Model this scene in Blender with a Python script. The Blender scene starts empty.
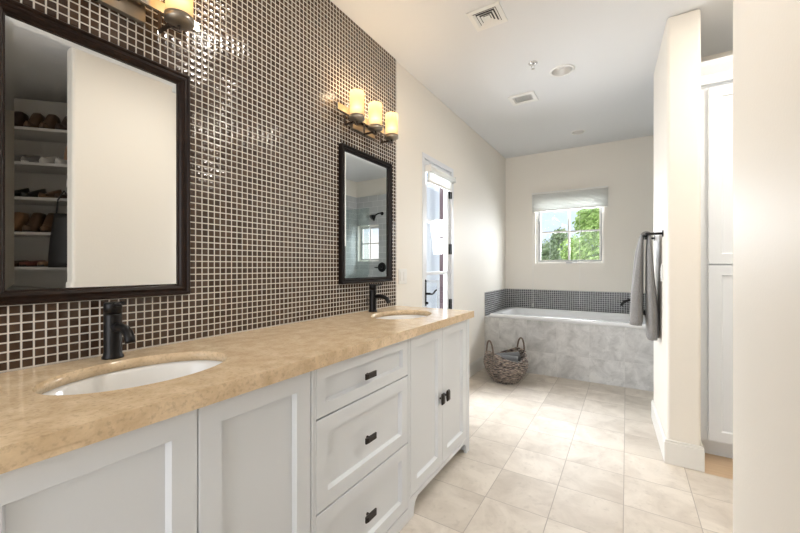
import bpy, bmesh, math, random
from mathutils import Vector, Matrix
PI = math.pi
sc = bpy.context.scene
COL = sc.collection

# ------------------------------------------------------------------ camera, world, lights, exposure
YAW = 0.5597
cam_d = bpy.data.cameras.new('camera'); cam = bpy.data.objects.new('camera', cam_d); COL.objects.link(cam)
cam_d.sensor_width = 36; cam_d.sensor_fit = 'HORIZONTAL'; cam_d.lens = 361.8/800*36
cam_d.clip_start = 0.02; cam_d.clip_end = 200
cam.location = (0, 0, 1.197); cam.rotation_euler = (PI/2, 0, YAW)
sc.camera = cam
sc.view_settings.view_transform = 'Standard'; sc.view_settings.look = 'None'
sc.view_settings.gamma = 1; sc.view_settings.use_curve_mapping = False
sc.view_settings.exposure = 0.38

world = bpy.data.worlds.new('world'); sc.world = world; world.use_nodes = True
wn = world.node_tree.nodes; wl = world.node_tree.links; wn.clear()
wo = wn.new('ShaderNodeOutputWorld'); wb = wn.new('ShaderNodeBackground')
tc = wn.new('ShaderNodeTexCoord'); sp = wn.new('ShaderNodeSeparateXYZ')
rp = wn.new('ShaderNodeValToRGB'); nz = wn.new('ShaderNodeTexNoise'); cr = wn.new('ShaderNodeValToRGB'); mx = wn.new('ShaderNodeMix')
mx.data_type = 'RGBA'
wl.new(tc.outputs['Generated'], sp.inputs[0]); wl.new(sp.outputs['Z'], rp.inputs[0])
rp.color_ramp.elements[0].position = 0.0; rp.color_ramp.elements[0].color = (0.72, 0.84, 1.0, 1)
rp.color_ramp.elements[1].position = 0.5; rp.color_ramp.elements[1].color = (0.40, 0.60, 0.95, 1)
wl.new(tc.outputs['Generated'], nz.inputs['Vector']); nz.inputs['Scale'].default_value = 5.5; nz.inputs['Detail'].default_value = 6
wl.new(nz.outputs['Fac'], cr.inputs[0]); cr.color_ramp.elements[0].position = 0.42; cr.color_ramp.elements[1].position = 0.58
cr.color_ramp.elements[0].color = (0, 0, 0, 1); cr.color_ramp.elements[1].color = (1, 1, 1, 1)
wl.new(cr.outputs[0], mx.inputs[0]); wl.new(rp.outputs[0], mx.inputs[6]); mx.inputs[7].default_value = (1, 1, 1, 1)
wl.new(mx.outputs[2], wb.inputs[0]); wb.inputs[1].default_value = 1.0; wl.new(wb.outputs[0], wo.inputs[0])

def area(name, loc, rot, sx, sy, power, color=(1, 1, 1), disk=False, spread=None):
    d = bpy.data.lights.new(name, 'AREA'); o = bpy.data.objects.new(name, d); COL.objects.link(o)
    d.shape = 'DISK' if disk else 'RECTANGLE'; d.size = sx
    if not disk: d.size_y = sy
    d.energy = power; d.color = color
    if spread: d.spread = spread
    o.location = loc; o.rotation_euler = rot
    return o
sun_d = bpy.data.lights.new('sun', 'SUN'); sun = bpy.data.objects.new('sun', sun_d); COL.objects.link(sun)
sun_d.energy = 2.0; sun_d.angle = 0.01; sun.rotation_euler = (math.radians(38), 0, math.radians(25))   # lights the garden, high behind the house
# daylight coming in through the glazed openings, then an added fill
area('daylight_tub_window', (-0.60, 5.75, 1.95), (-PI/2+0.25, 0, 0), 1.2, 1.1, 85, (0.90, 0.95, 1.0))
area('daylight_door', (-2.15, 2.9, 1.35), (0, -PI/2, 0), 1.9, 1.0, 80, (0.93, 0.96, 1.0))
area('daylight_shower_window', (0.93, 5.85, 2.45), (-math.radians(62), 0, 0), 0.9, 0.7, 85, (0.90, 0.95, 1.0))
area('entry_fill', (-0.65, -1.95, 1.35), (PI/2, 0, 0), 1.6, 2.0, 26, (0.96, 0.97, 1.0))  # added fill light behind the camera, brightens the near room
CAN_POWER = {0: 8, 1: 2, 2: 14}

# ------------------------------------------------------------------ helpers: tagging
def tag(o, label=None, cat=None, group=None, kind=None):
    if label: o['label'] = label
    if cat: o['category'] = cat
    if group: o['group'] = group
    if kind: o['kind'] = kind
    return o
def thing(name, label, cat, loc=(0, 0, 0), rz=0, group=None):
    o = bpy.data.objects.new(name, None); COL.objects.link(o); o.empty_display_size = 0.05
    o.location = loc; o.rotation_euler = (0, 0, rz)
    return tag(o, label, cat, group)

class MB:
    """collects shapes, then links them as ONE mesh object"""
    def __init__(s): s.b = bmesh.new()
    def box(s, x0, x1, y0, y1, z0, z1, rot=None):
        vs = [s.b.verts.new((x, y, z)) for x in (x0, x1) for y in (y0, y1) for z in (z0, z1)]
        for f in ((0, 1, 3, 2), (4, 6, 7, 5), (0, 4, 5, 1), (2, 3, 7, 6), (0, 2, 6, 4), (1, 5, 7, 3)):
            s.b.faces.new([vs[i] for i in f])
        if rot is not None: bmesh.ops.transform(s.b, matrix=rot, verts=vs)
        return s
    def rings(s, rings, cap0=True, cap1=True, closed=False, smooth=True):
        R = [[s.b.verts.new(p) for p in r] for r in rings]; n = len(R[0])
        m = len(R)
        for i in range(m if closed else m-1):
            a, c = R[i], R[(i+1) % m]
            for j in range(n):
                f = s.b.faces.new((a[j], a[(j+1) % n], c[(j+1) % n], c[j])); f.smooth = smooth
        if not closed:
            if cap0: s.b.faces.new(R[0][::-1])
            if cap1: s.b.faces.new(R[-1])
        return s
    def cyl(s, p, q, r, n=20, r2=None, cap=True):
        p = Vector(p); q = Vector(q); d = (q-p).normalized()
        a = d.orthogonal().normalized(); b_ = d.cross(a); r2 = r if r2 is None else r2
        def ring(c, rr): return [c + (a*math.cos(2*PI*k/n) + b_*math.sin(2*PI*k/n))*rr for k in range(n)]
        return s.rings([ring(p, r), ring(q, r2)], cap, cap)
    def lathe(s, prof, c=(0, 0, 0), n=32, sx=1, sy=1, cap0=True, cap1=True):
        c = Vector(c)
        return s.rings([[c + Vector((r*math.cos(2*PI*k/n)*sx, r*math.sin(2*PI*k/n)*sy, z)) for k in range(n)] for r, z in prof], cap0, cap1)
    def tube(s, pts, r, n=10, sq=False, radii=None, closed=False):
        pts = [Vector(p) for p in pts]; R = []; m = len(pts); up = None
        for i, p in enumerate(pts):
            if closed: t = (pts[(i+1) % m]-pts[i-1]).normalized()
            else: t = (pts[min(i+1, m-1)]-pts[max(i-1, 0)]).normalized()
            if up is None: up = t.orthogonal().normalized() if abs(t.z) > 0.9 else Vector((0, 0, 1))
            a = (up - t*up.dot(t)).normalized(); up = a; b_ = t.cross(a); rr = radii[i] if radii else r
            R.append([p + (a*math.cos(2*PI*(k+.5*sq)/n) + b_*math.sin(2*PI*(k+.5*sq)/n))*rr for k in range(n)])
        return s.rings(R, True, True, closed, smooth=not sq)
    def xf(s, M): bmesh.ops.transform(s.b, matrix=M, verts=s.b.verts[:]); return s
    def build(s, name, mat, parent=None, bevel=0, seg=2, local=False):
        bmesh.ops.recalc_face_normals(s.b, faces=s.b.faces[:])
        me = bpy.data.meshes.new(name); s.b.to_mesh(me); s.b.free()
        o = bpy.data.objects.new(name, me); COL.objects.link(o)
        if mat: me.materials.append(mat)
        if parent is not None:
            o.parent = parent
            if not local: o.matrix_parent_inverse = (Matrix.Translation(parent.location) @ parent.rotation_euler.to_matrix().to_4x4()).inverted() if parent.parent is None else Matrix()
        if bevel:
            m = o.modifiers.new('bevel', 'BEVEL'); m.width = bevel; m.segments = seg; m.limit_method = 'ANGLE'; m.angle_limit = math.radians(50)
            m.harden_normals = False
        return o
def bx(*a): return MB().box(*a)
def struct(mb, name, mat, label=None, **k):
    o = mb.build(name, mat, **k); o['kind'] = 'structure'
    if label: o['label'] = label
    return o

# ------------------------------------------------------------------ helpers: materials
def new_mat(name):
    m = bpy.data.materials.new(name); m.use_nodes = True; nt = m.node_tree
    return m, nt, nt.nodes['Principled BSDF']
def N(nt, typ, **k):
    n = nt.nodes.new(typ)
    for a, v in k.items(): setattr(n, a, v)
    return n
def math_n(nt, op, a, b=None, c=None):
    n = N(nt, 'ShaderNodeMath', operation=op)
    for i, v in enumerate((a, b, c)):
        if v is None: continue
        if isinstance(v, (int, float)): n.inputs[i].default_value = v
        else: nt.links.new(v, n.inputs[i])
    return n.outputs[0]
def mixc(nt, fac, a, b):
    n = N(nt, 'ShaderNodeMix', data_type='RGBA')
    for i, v in ((0, fac), (6, a), (7, b)):
        if isinstance(v, (int, float)): n.inputs[i].default_value = v
        elif isinstance(v, tuple): n.inputs[i].default_value = (*v, 1)
        else: nt.links.new(v, n.inputs[i])
    return n.outputs[2]
def plain(name, col, rough=0.5, metal=0, bump=0, bscale=60, var=0.0, coat=0, spec=None):
    m, nt, p = new_mat(name)
    p.inputs['Base Color'].default_value = (*col, 1); p.inputs['Roughness'].default_value = rough; p.inputs['Metallic'].default_value = metal
    if coat: p.inputs['Coat Weight'].default_value = coat
    if spec is not None: p.inputs['Specular IOR Level'].default_value = spec
    t = N(nt, 'ShaderNodeTexCoord'); nz = N(nt, 'ShaderNodeTexNoise'); nz.inputs['Scale'].default_value = bscale; nz.inputs['Detail'].default_value = 4
    nt.links.new(t.outputs['Object'], nz.inputs['Vector'])
    if bump:
        b = N(nt, 'ShaderNodeBump'); b.inputs['Strength'].default_value = bump; b.inputs['Distance'].default_value = 0.002
        nt.links.new(nz.outputs['Fac'], b.inputs['Height']); nt.links.new(b.outputs[0], p.inputs['Normal'])
    if var:
        d = tuple(c*(1-var) for c in col)
        nt.links.new(mixc(nt, nz.outputs['Fac'], d, tuple(min(1, c*(1+var)) for c in col)), p.inputs['Base Color'])
    return m
def grid_mat(name, axes, pu, pv, ou, ov, gw, tile_cols, grout, rough=0.15, grough=0.8, pillow=0.0, tilt=0.0, brick=False, marble=None, edge_soft=0.3, bumpd=0.001):
    """procedural tiles: square grid with grout, every tile its own tone"""
    m, nt, p = new_mat(name); L = nt.links
    t = N(nt, 'ShaderNodeTexCoord'); s = N(nt, 'ShaderNodeSeparateXYZ'); L.new(t.outputs['Object'], s.inputs[0])
    ax = {'x': 0, 'y': 1, 'z': 2}
    u = math_n(nt, 'DIVIDE', math_n(nt, 'SUBTRACT', s.outputs[ax[axes[0]]], ou), pu)
    v = math_n(nt, 'DIVIDE', math_n(nt, 'SUBTRACT', s.outputs[ax[axes[1]]], ov), pv)
    fv = math_n(nt, 'FLOOR', v)
    if brick: u = math_n(nt, 'ADD', u, math_n(nt, 'MULTIPLY', math_n(nt, 'MODULO', fv, 2.0), 0.5))
    fu = math_n(nt, 'FLOOR', u)
    fru = math_n(nt, 'SUBTRACT', u, fu); frv = math_n(nt, 'SUBTRACT', v, fv)
    eu = math_n(nt, 'MULTIPLY', math_n(nt, 'MINIMUM', fru, math_n(nt, 'SUBTRACT', 1.0, fru)), pu)
    ev = math_n(nt, 'MULTIPLY', math_n(nt, 'MINIMUM', frv, math_n(nt, 'SUBTRACT', 1.0, frv)), pv)
    e = math_n(nt, 'MINIMUM', eu, ev)
    mr = N(nt, 'ShaderNodeMapRange', interpolation_type='SMOOTHSTEP'); L.new(e, mr.inputs[0])
    mr.inputs[1].default_value = gw*0.5*(1-edge_soft); mr.inputs[2].default_value = gw*0.5*(1+edge_soft)
    mask = mr.outputs[0]                       # 0 grout, 1 tile
    cv = N(nt, 'ShaderNodeCombineXYZ'); L.new(fu, cv.inputs[0]); L.new(fv, cv.inputs[1])
    wnz = N(nt, 'ShaderNodeTexWhiteNoise', noise_dimensions='3D'); L.new(cv.outputs[0], wnz.inputs['Vector'])
    tc_ = mixc(nt, wnz.outputs['Value'], tile_cols[0], tile_cols[1])
    if marble:
        off = N(nt, 'ShaderNodeVectorMath', operation='SCALE'); L.new(wnz.outputs['Color'], off.inputs[0]); off.inputs['Scale'].default_value = 7.0
        ad = N(nt, 'ShaderNodeVectorMath', operation='ADD'); L.new(t.outputs['Object'], ad.inputs[0]); L.new(off.outputs[0], ad.inputs[1])
        nz = N(nt, 'ShaderNodeTexNoise'); L.new(ad.outputs[0], nz.inputs['Vector']); nz.inputs['Scale'].default_value = marble[1]; nz.inputs['Detail'].default_value = 9; nz.inputs['Roughness'].default_value = 0.62; nz.inputs['Distortion'].default_value = marble[3]
        rr = N(nt, 'ShaderNodeValToRGB'); L.new(nz.outputs['Fac'], rr.inputs[0]); rr.color_ramp.elements[0].position = 0.30; rr.color_ramp.elements[1].position = 0.62
        rr.color_ramp.elements[0].color = (1, 1, 1, 1); rr.color_ramp.elements[1].color = (0, 0, 0, 1)
        tc_ = mixc(nt, math_n(nt, 'MULTIPLY', rr.outputs[0], marble[2]), tc_, marble[0])
        n2 = N(nt, 'ShaderNodeTexNoise'); L.new(ad.outputs[0], n2.inputs['Vector']); n2.inputs['Scale'].default_value = marble[1]*6; n2.inputs['Detail'].default_value = 5
        r2 = N(nt, 'ShaderNodeValToRGB'); L.new(n2.outputs['Fac'], r2.inputs[0]); r2.color_ramp.elements[0].position = 0.58; r2.color_ramp.elements[1].position = 0.72
        tc_ = mixc(nt, math_n(nt, 'MULTIPLY', r2.outputs[0], 0.35*marble[2]), tc_, tuple(c*0.75 for c in marble[0]))
    L.new(mixc(nt, mask, grout, tc_), p.inputs['Base Color'])
    L.new(math_n(nt, 'ADD', math_n(nt, 'MULTIPLY', mask, rough-grough), grough), p.inputs['Roughness'])
    h = mask
    if pillow:
        m2 = N(nt, 'ShaderNodeMapRange', interpolation_type='SMOOTHERSTEP'); L.new(e, m2.inputs[0]); m2.inputs[1].default_value = gw*0.5; m2.inputs[2].default_value = min(pu, pv)*0.5
        h = math_n(nt, 'ADD', mask, math_n(nt, 'MULTIPLY', m2.outputs[0], pillow))
    if tilt:
        s2 = N(nt, 'ShaderNodeSeparateColor'); L.new(wnz.outputs['Color'], s2.inputs[0])
        tu = math_n(nt, 'MULTIPLY', math_n(nt, 'SUBTRACT', s2.outputs[0], 0.5), fru); tv = math_n(nt, 'MULTIPLY', math_n(nt, 'SUBTRACT', s2.outputs[1], 0.5), frv)
        h = math_n(nt, 'ADD', h, math_n(nt, 'MULTIPLY', math_n(nt, 'ADD', tu, tv), tilt))
    b = N(nt, 'ShaderNodeBump'); b.inputs['Strength'].default_value = 1; b.inputs['Distance'].default_value = bumpd
    L.new(h, b.inputs['Height']); L.new(b.outputs[0], p.inputs['Normal'])
    return m

M = {}
M['wall'] = plain('wall_paint', (0.84, 0.795, 0.72), 0.55, bump=0.25, bscale=90, spec=0.35)
M['ceil'] = plain('ceiling_paint', (0.76, 0.765, 0.77), 0.8, bump=0.25, bscale=70)
M['trimw'] = plain('white_trim_paint', (0.80, 0.785, 0.745), 0.4)
M['cab'] = plain('cabinet_paint', (0.74, 0.765, 0.79), 0.42)
M['dark_gap'] = plain('cabinet_inside', (0.06, 0.055, 0.05), 0.8)
M['mosaic_y'] = grid_mat('brown_glass_mosaic', 'yz', 0.0255, 0.0255, 0.2703, 0.908+0.0035, 0.0042, ((0.040, 0.022, 0.013), (0.080, 0.048, 0.030)), (0.66, 0.62, 0.56), 0.10, 0.7, pillow=0.55, tilt=0.5, bumpd=0.0011)
gm = ((0.035, 0.035, 0.037), (0.10, 0.10, 0.105))
M['mos_tub_x'] = grid_mat('grey_mosaic_back', 'xz', 0.0255, 0.0255, 0.0, 0.60, 0.0042, gm, (0.62, 0.62, 0.61), 0.15, 0.7, pillow=0.4, tilt=0.3, bumpd=0.0009)
M['mos_tub_y'] = grid_mat('grey_mosaic_side', 'yz', 0.0255, 0.0255, 5.113, 0.60, 0.0042, gm, (0.62, 0.62, 0.61), 0.15, 0.7, pillow=0.4, tilt=0.3, bumpd=0.0009)
M['floor'] = grid_mat('stone_floor_tile', 'xy', 0.3048, 0.3048, -0.0135, 2.4403-0.3048*3, 0.0035, ((0.74, 0.675, 0.59), (0.63, 0.57, 0.49)), (0.42, 0.37, 0.32), 0.50, 0.8, marble=((0.46, 0.395, 0.325), 5.0, 0.75, 0.6), bumpd=0.0008)
M['apron'] = grid_mat('grey_stone_tile', 'xz', 0.314, 0.345, -0.016, 0.25, 0.004, ((0.70, 0.695, 0.68), (0.60, 0.595, 0.585)), (0.62, 0.61, 0.59), 0.35, 0.8, marble=((0.30, 0.295, 0.29), 8.0, 0.68, 0.6), bumpd=0.0006)
M['subway_x'] = grid_mat('shower_tile_back', 'xz', 0.20, 0.10, 0.1, 0.036, 0.005, ((0.60, 0.61, 0.61), (0.53, 0.54, 0.545)), (0.78, 0.78, 0.78), 0.2, 0.7, brick=True, bumpd=0.0008)
M['subway_y'] = grid_mat('shower_tile_side', 'yz', 0.20, 0.10, 0.1, 0.036, 0.005, ((0.60, 0.61, 0.61), (0.53, 0.54, 0.545)), (0.78, 0.78, 0.78), 0.2, 0.7, brick=True, bumpd=0.0008)
def wood_floor():
    m, nt, p = new_mat('oak_boards'); L = nt.links
    t = N(nt, 'ShaderNodeTexCoord'); mp = N(nt, 'ShaderNodeMapping'); mp.inputs['Scale'].default_value = (1.5, 14, 1); L.new(t.outputs['Object'], mp.inputs[0])
    nz = N(nt, 'ShaderNodeTexNoise'); nz.inputs['Scale'].default_value = 4; nz.inputs['Detail'].default_value = 6; L.new(mp.outputs[0], nz.inputs['Vector'])
    L.new(mixc(nt, nz.outputs['Fac'], (0.55, 0.38, 0.22), (0.78, 0.59, 0.40)), p.inputs['Base Color']); p.inputs['Roughness'].default_value = 0.4
    return m
M['wood'] = wood_floor()
def counter_mat():
    m, nt, p = new_mat('polished_limestone'); L = nt.links
    t = N(nt, 'ShaderNodeTexCoord'); mp = N(nt, 'ShaderNodeMapping'); mp.inputs['Scale'].default_value = (1, 0.85, 1); L.new(t.outputs['Object'], mp.inputs[0])
    n1 = N(nt, 'ShaderNodeTexNoise'); n1.inputs['Scale'].default_value = 20; n1.inputs['Detail'].default_value = 8; n1.inputs['Roughness'].default_value = 0.65; L.new(mp.outputs[0], n1.inputs['Vector'])
    n2 = N(nt, 'ShaderNodeTexNoise'); n2.inputs['Scale'].default_value = 120; n2.inputs['Detail'].default_value = 3; L.new(mp.outputs[0], n2.inputs['Vector'])
    r = N(nt, 'ShaderNodeValToRGB'); L.new(n1.outputs['Fac'], r.inputs[0])
    r.color_ramp.elements[0].position = 0.33; r.color_ramp.elements[0].color = (0.62, 0.45, 0.27, 1); r.color_ramp.elements[1].position = 0.64; r.color_ramp.elements[1].color = (0.82, 0.64, 0.42, 1)
    r2 = N(nt, 'ShaderNodeValToRGB'); L.new(n2.outputs['Fac'], r2.inputs[0]); r2.color_ramp.elements[0].position = 0.52; r2.color_ramp.elements[1].position = 0.70
    L.new(mixc(nt, math_n(nt, 'MULTIPLY', r2.outputs[0], 0.4), r.outputs[0], (0.36, 0.24, 0.15)), p.inputs['Base Color'])
    p.inputs['Roughness'].default_value = 0.16
    return m
M['counter'] = counter_mat()
M['porcelain'] = plain('white_porcelain', (0.86, 0.85, 0.82), 0.08)
M['acrylic'] = plain('white_acrylic', (0.84, 0.845, 0.85), 0.15)
M['black'] = plain('matte_black_metal', (0.012, 0.011, 0.011), 0.32, 0.6)
M['bronze'] = plain('dark_bronze', (0.05, 0.036, 0.028), 0.38, 0.8, bump=0.2, bscale=150)
M['knob'] = plain('aged_bronze_knob', (0.035, 0.028, 0.024), 0.4, 0.6, bump=0.5, bscale=300)
M['frame1'] = plain('antiqued_dark_frame', (0.014, 0.006, 0.003), 0.40, 0.0, var=0.9, bscale=45, spec=0.22)
M['frame2'] = plain('black_brown_frame', (0.008, 0.005, 0.004), 0.40, 0.0, var=0.8, bscale=50, spec=0.22)
M['mirror'] = plain('silvered_glass', (0.90, 0.91, 0.90), 0.0, 1.0)
M['steel'] = plain('polished_nickel', (0.62, 0.58, 0.52), 0.18, 1.0)
M['nickel'] = plain('antique_nickel', (0.30, 0.26, 0.21), 0.32, 0.9)
M['chrome'] = plain('chrome', (0.7, 0.7, 0.7), 0.12, 1.0)
M['plastic'] = plain('white_plastic', (0.82, 0.81, 0.78), 0.35)
M['dplastic'] = plain('grey_slot', (0.035, 0.035, 0.035), 0.6)
M['greymetal'] = plain('grey_window_metal', (0.36, 0.37, 0.38), 0.4)
M['doorw'] = plain('door_white_paint', (0.74, 0.75, 0.77), 0.35)
M['canref'] = plain('can_reflector', (0.80, 0.79, 0.77), 0.38, 0.8)
def thin_glass(name, tint=(1, 1, 1), refl=1.0):
    m = bpy.data.materials.new(name); m.use_nodes = True; nt = m.node_tree; nt.nodes.clear()
    o = N(nt, 'ShaderNodeOutputMaterial'); t = N(nt, 'ShaderNodeBsdfTransparent'); g = N(nt, 'ShaderNodeBsdfGlossy'); mx_ = N(nt, 'ShaderNodeMixShader'); f = N(nt, 'ShaderNodeLayerWeight')
    t.inputs[0].default_value = (*tint, 1); g.inputs['Roughness'].default_value = 0.0; f.inputs[0].default_value = 0.5
    sch = math_n(nt, 'ADD', math_n(nt, 'MULTIPLY', math_n(nt, 'POWER', f.outputs['Facing'], 5.0), 0.9), 0.04)
    nt.links.new(math_n(nt, 'MULTIPLY', sch, refl), mx_.inputs[0]); nt.links.new(t.outputs[0], mx_.inputs[1]); nt.links.new(g.outputs[0], mx_.inputs[2]); nt.links.new(mx_.outputs[0], o.inputs[0])
    return m
M['glass'] = thin_glass('window_glass', (1, 1, 1), 0.45)
M['shglass'] = thin_glass('shower_glass', (0.88, 0.93, 0.92), 1.2)
def fabric(name, c1, c2, scale, rough=0.95, bump=0.8, dist=0.004):
    m, nt, p = new_mat(name); L = nt.links; t = N(nt, 'ShaderNodeTexCoord')
    nz = N(nt, 'ShaderNodeTexNoise'); nz.inputs['Scale'].default_value = scale; nz.inputs['Detail'].default_value = 5; L.new(t.outputs['Object'], nz.inputs['Vector'])
    L.new(mixc(nt, nz.outputs['Fac'], c1, c2), p.inputs['Base Color']); p.inputs['Roughness'].default_value = rough
    p.inputs['Sheen Weight'].default_value = 0.3
    b = N(nt, 'ShaderNodeBump'); b.inputs['Strength'].default_value = bump; b.inputs['Distance'].default_value = dist; L.new(nz.outputs['Fac'], b.inputs['Height']); L.new(b.outputs[0], p.inputs['Normal'])
    return m
M['towel'] = fabric('grey_terry', (0.14, 0.135, 0.13), (0.27, 0.26, 0.25), 110)
M['towel_d'] = fabric('charcoal_terry', (0.10, 0.105, 0.11), (0.20, 0.205, 0.21), 160)
M['towel_band'] = fabric('grey_band', (0.36, 0.35, 0.34), (0.40, 0.39, 0.38), 60, bump=0.2)
M['wicker'] = fabric('woven_seagrass', (0.02, 0.011, 0.008), (0.55, 0.44, 0.36), 46, 0.5, 0.5)
_nt = M['wicker'].node_tree; _nz = [n for n in _nt.nodes if n.type == 'TEX_NOISE'][0]; _mx = [n for n in _nt.nodes if n.type == 'MIX'][0]
_r = _nt.nodes.new('ShaderNodeValToRGB'); _r.color_ramp.elements[0].position = 0.40; _r.color_ramp.elements[1].position = 0.72
_tc = [n for n in _nt.nodes if n.type == 'TEX_COORD'][0]; _mp = _nt.nodes.new('ShaderNodeMapping'); _mp.inputs['Scale'].default_value = (0.55, 0.55, 2.4); _nt.links.new(_tc.outputs['Object'], _mp.inputs[0]); _nt.links.new(_mp.outputs[0], _nz.inputs['Vector'])
_nt.links.new(_nz.outputs['Fac'], _r.inputs[0]); _nt.links.new(_r.outputs[0], _mx.inputs[0])
M['wicker_d'] = fabric('dark_woven_handle', (0.05, 0.03, 0.02), (0.20, 0.14, 0.10), 90, 0.6, 0.6)
def shade_mat():
    m = bpy.data.materials.new('alabaster_lamp_glass'); m.use_nodes = True; nt = m.node_tree; nt.nodes.clear(); L = nt.links
    o = N(nt, 'ShaderNodeOutputMaterial'); e = N(nt, 'ShaderNodeEmission'); tl = N(nt, 'ShaderNodeBsdfTranslucent'); ad = N(nt, 'ShaderNodeAddShader')
    t = N(nt, 'ShaderNodeTexCoord'); s = N(nt, 'ShaderNodeSeparateXYZ'); L.new(t.outputs['Object'], s.inputs[0])
    nz = N(nt, 'ShaderNodeTexNoise'); nz.inputs['Scale'].default_value = 35; nz.inputs['Detail'].default_value = 5; L.new(t.outputs['Object'], nz.inputs['Vector'])
    lw = N(nt, 'ShaderNodeLayerWeight'); lw.inputs[0].default_value = 0.5
    # the bulb sits low in the glass: brightest near its height
    d = math_n(nt, 'ABSOLUTE', math_n(nt, 'SUBTRACT', s.outputs[2], 0.065)); k = N(nt, 'ShaderNodeMapRange'); L.new(d, k.inputs[0]); k.inputs[1].default_value = 0.0; k.inputs[2].default_value = 0.09; k.inputs[3].default_value = 1.0; k.inputs[4].default_value = 0.0
    k2 = math_n(nt, 'MULTIPLY', k.outputs[0], math_n(nt, 'SUBTRACT', 1.0, lw.outputs['Facing']))
    v = math_n(nt, 'ADD', math_n(nt, 'MULTIPLY', math_n(nt, 'POWER', k2, 2.0), 1.0), 0.36)
    v = math_n(nt, 'MULTIPLY', v, math_n(nt, 'ADD', math_n(nt, 'MULTIPLY', nz.outputs['Fac'], 0.5), 0.75))
    L.new(mixc(nt, math_n(nt, 'POWER', k2, 1.5), (1.0, 0.58, 0.27), (1.0, 0.84, 0.52)), e.inputs[0])
    L.new(v, e.inputs[1]); tl.inputs[0].default_value = (0.5, 0.42, 0.3, 1)
    L.new(e.outputs[0], ad.inputs[0]); L.new(tl.outputs[0], ad.inputs[1]); L.new(ad.outputs[0], o.inputs[0])
    return m
M['shade'] = shade_mat()
def emis(name, col, s):
    m = bpy.data.materials.new(name); m.use_nodes = True; nt = m.node_tree; nt.nodes.clear()
    o = N(nt, 'ShaderNodeOutputMaterial'); e = N(nt, 'ShaderNodeEmission'); e.inputs[0].default_value = (*col, 1); e.inputs[1].default_value = s; nt.links.new(e.outputs[0], o.inputs[0]); return m
M['bulb'] = emis('lit_bulb', (1.0, 0.85, 0.65), 6)
def blind_mat():
    m, nt, p = new_mat('cellular_shade_fabric'); L = nt.links
    p.inputs['Base Color'].default_value = (0.80, 0.80, 0.77, 1); p.inputs['Roughness'].default_value = 0.9
    tr = N(nt, 'ShaderNodeBsdfTranslucent'); tr.inputs[0].default_value = (0.85, 0.86, 0.84, 1); mx_ = N(nt, 'ShaderNodeMixShader'); mx_.inputs[0].default_value = 0.35
    out = nt.nodes['Material Output']; L.new(p.outputs[0], mx_.inputs[1]); L.new(tr.outputs[0], mx_.inputs[2]); L.new(mx_.outputs[0], out.inputs[0])
    return m
M['blind'] = blind_mat()

# ------------------------------------------------------------------ room shell
XL = -1.448; YB = 5.113; ZC = 2.72; YR = -1.65; XR = 0.35
T = 0.15
# left wall with the glazed door opening
DY0, DY1, DZ = 2.66, 3.30, 2.155
w = MB()
TL = 0.08; w.box(XL-TL, XL, YR-T, DY0, 0, ZC); w.box(XL-TL, XL, DY1, YB+T, 0, ZC); w.box(XL-TL, XL, DY0, DY1, DZ, ZC)
struct(w, 'wall_left', M['wall'])
# back wall with two window openings (tub window and shower window)
WX0, WX1, WZ0, WZ1 = -1.045, -0.235, 1.235, 2.075
SX0, SX1, SZ0, SZ1 = 0.775, 1.240, 1.285, 1.925
w = MB()
w.box(XL, WX0, YB, YB+T, 0, ZC); w.box(WX1, SX0, YB, YB+T, 0, ZC); w.box(SX1, 1.6, YB, YB+T, 0, ZC)
w.box(WX0, WX1, YB, YB+T, 0, WZ0); w.box(WX0, WX1, YB, YB+T, WZ1, ZC); w.box(SX0, SX1, YB, YB+T, 0, SZ0); w.box(SX0, SX1, YB, YB+T, SZ1, ZC)
struct(w, 'wall_back', M['wall'])
# shower tile cladding up to 2.44 m
w = MB()
TB = YB-0.012
w.box(0.32, SX0, TB, YB-0.001, 0, 2.436); w.box(SX1, 1.262, TB, YB-0.001, 0, 2.436); w.box(SX0, SX1, TB, YB-0.001, 0, SZ0); w.box(SX0, SX1, TB, YB-0.001, SZ1, 2.436)
struct(w, 'trim_1', M['subway_x'], 'grey subway tile on the back wall of the shower')
struct(bx(1.262, 1.275, 3.476, YB-0.001, 0, 2.436), 'trim_2', M['subway_y'], 'grey subway tile on the side wall of the shower')
struct(bx(1.276, 1.6, 3.476, YB, 0, ZC), 'wall_shower', M['wall'])
# wall behind the camera, right-hand walls, closet and hall
w = MB(); w.box(XL, -1.38, YR-T, YR, 0, ZC); w.box(0.08, 2.3, YR-T, YR, 0, ZC); w.box(-1.38, 0.08, YR-T, YR, 2.3, ZC)   # unseen opening, added as a source for the entry fill light
struct(w, 'wall_front', M['wall'])
struct(bx(XR, XR+0.12, YR, 0.19, 0, ZC), 'wall_right', M['wall'], bevel=0.02, seg=4)  # unseen wall end, carried forward to keep entry light out of the closet
w = MB(); w.box(XR, XR+0.12, 0.906, 1.90, 0, ZC)
struct(w, 'wall_right_near', M['wall'], bevel=0.022, seg=5)
struct(bx(XR+0.121, 2.3, 1.78, 1.899, 0, ZC), 'wall_closet_side', M['wall'])
struct(bx(XR+0.121, 2.0, -0.25, -0.101, 0, ZC), 'wall_closet_front', M['wall'])
struct(bx(2.3, 2.42, YR-T, 3.45, 0, ZC), 'wall_far_right', M['wall'])
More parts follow.
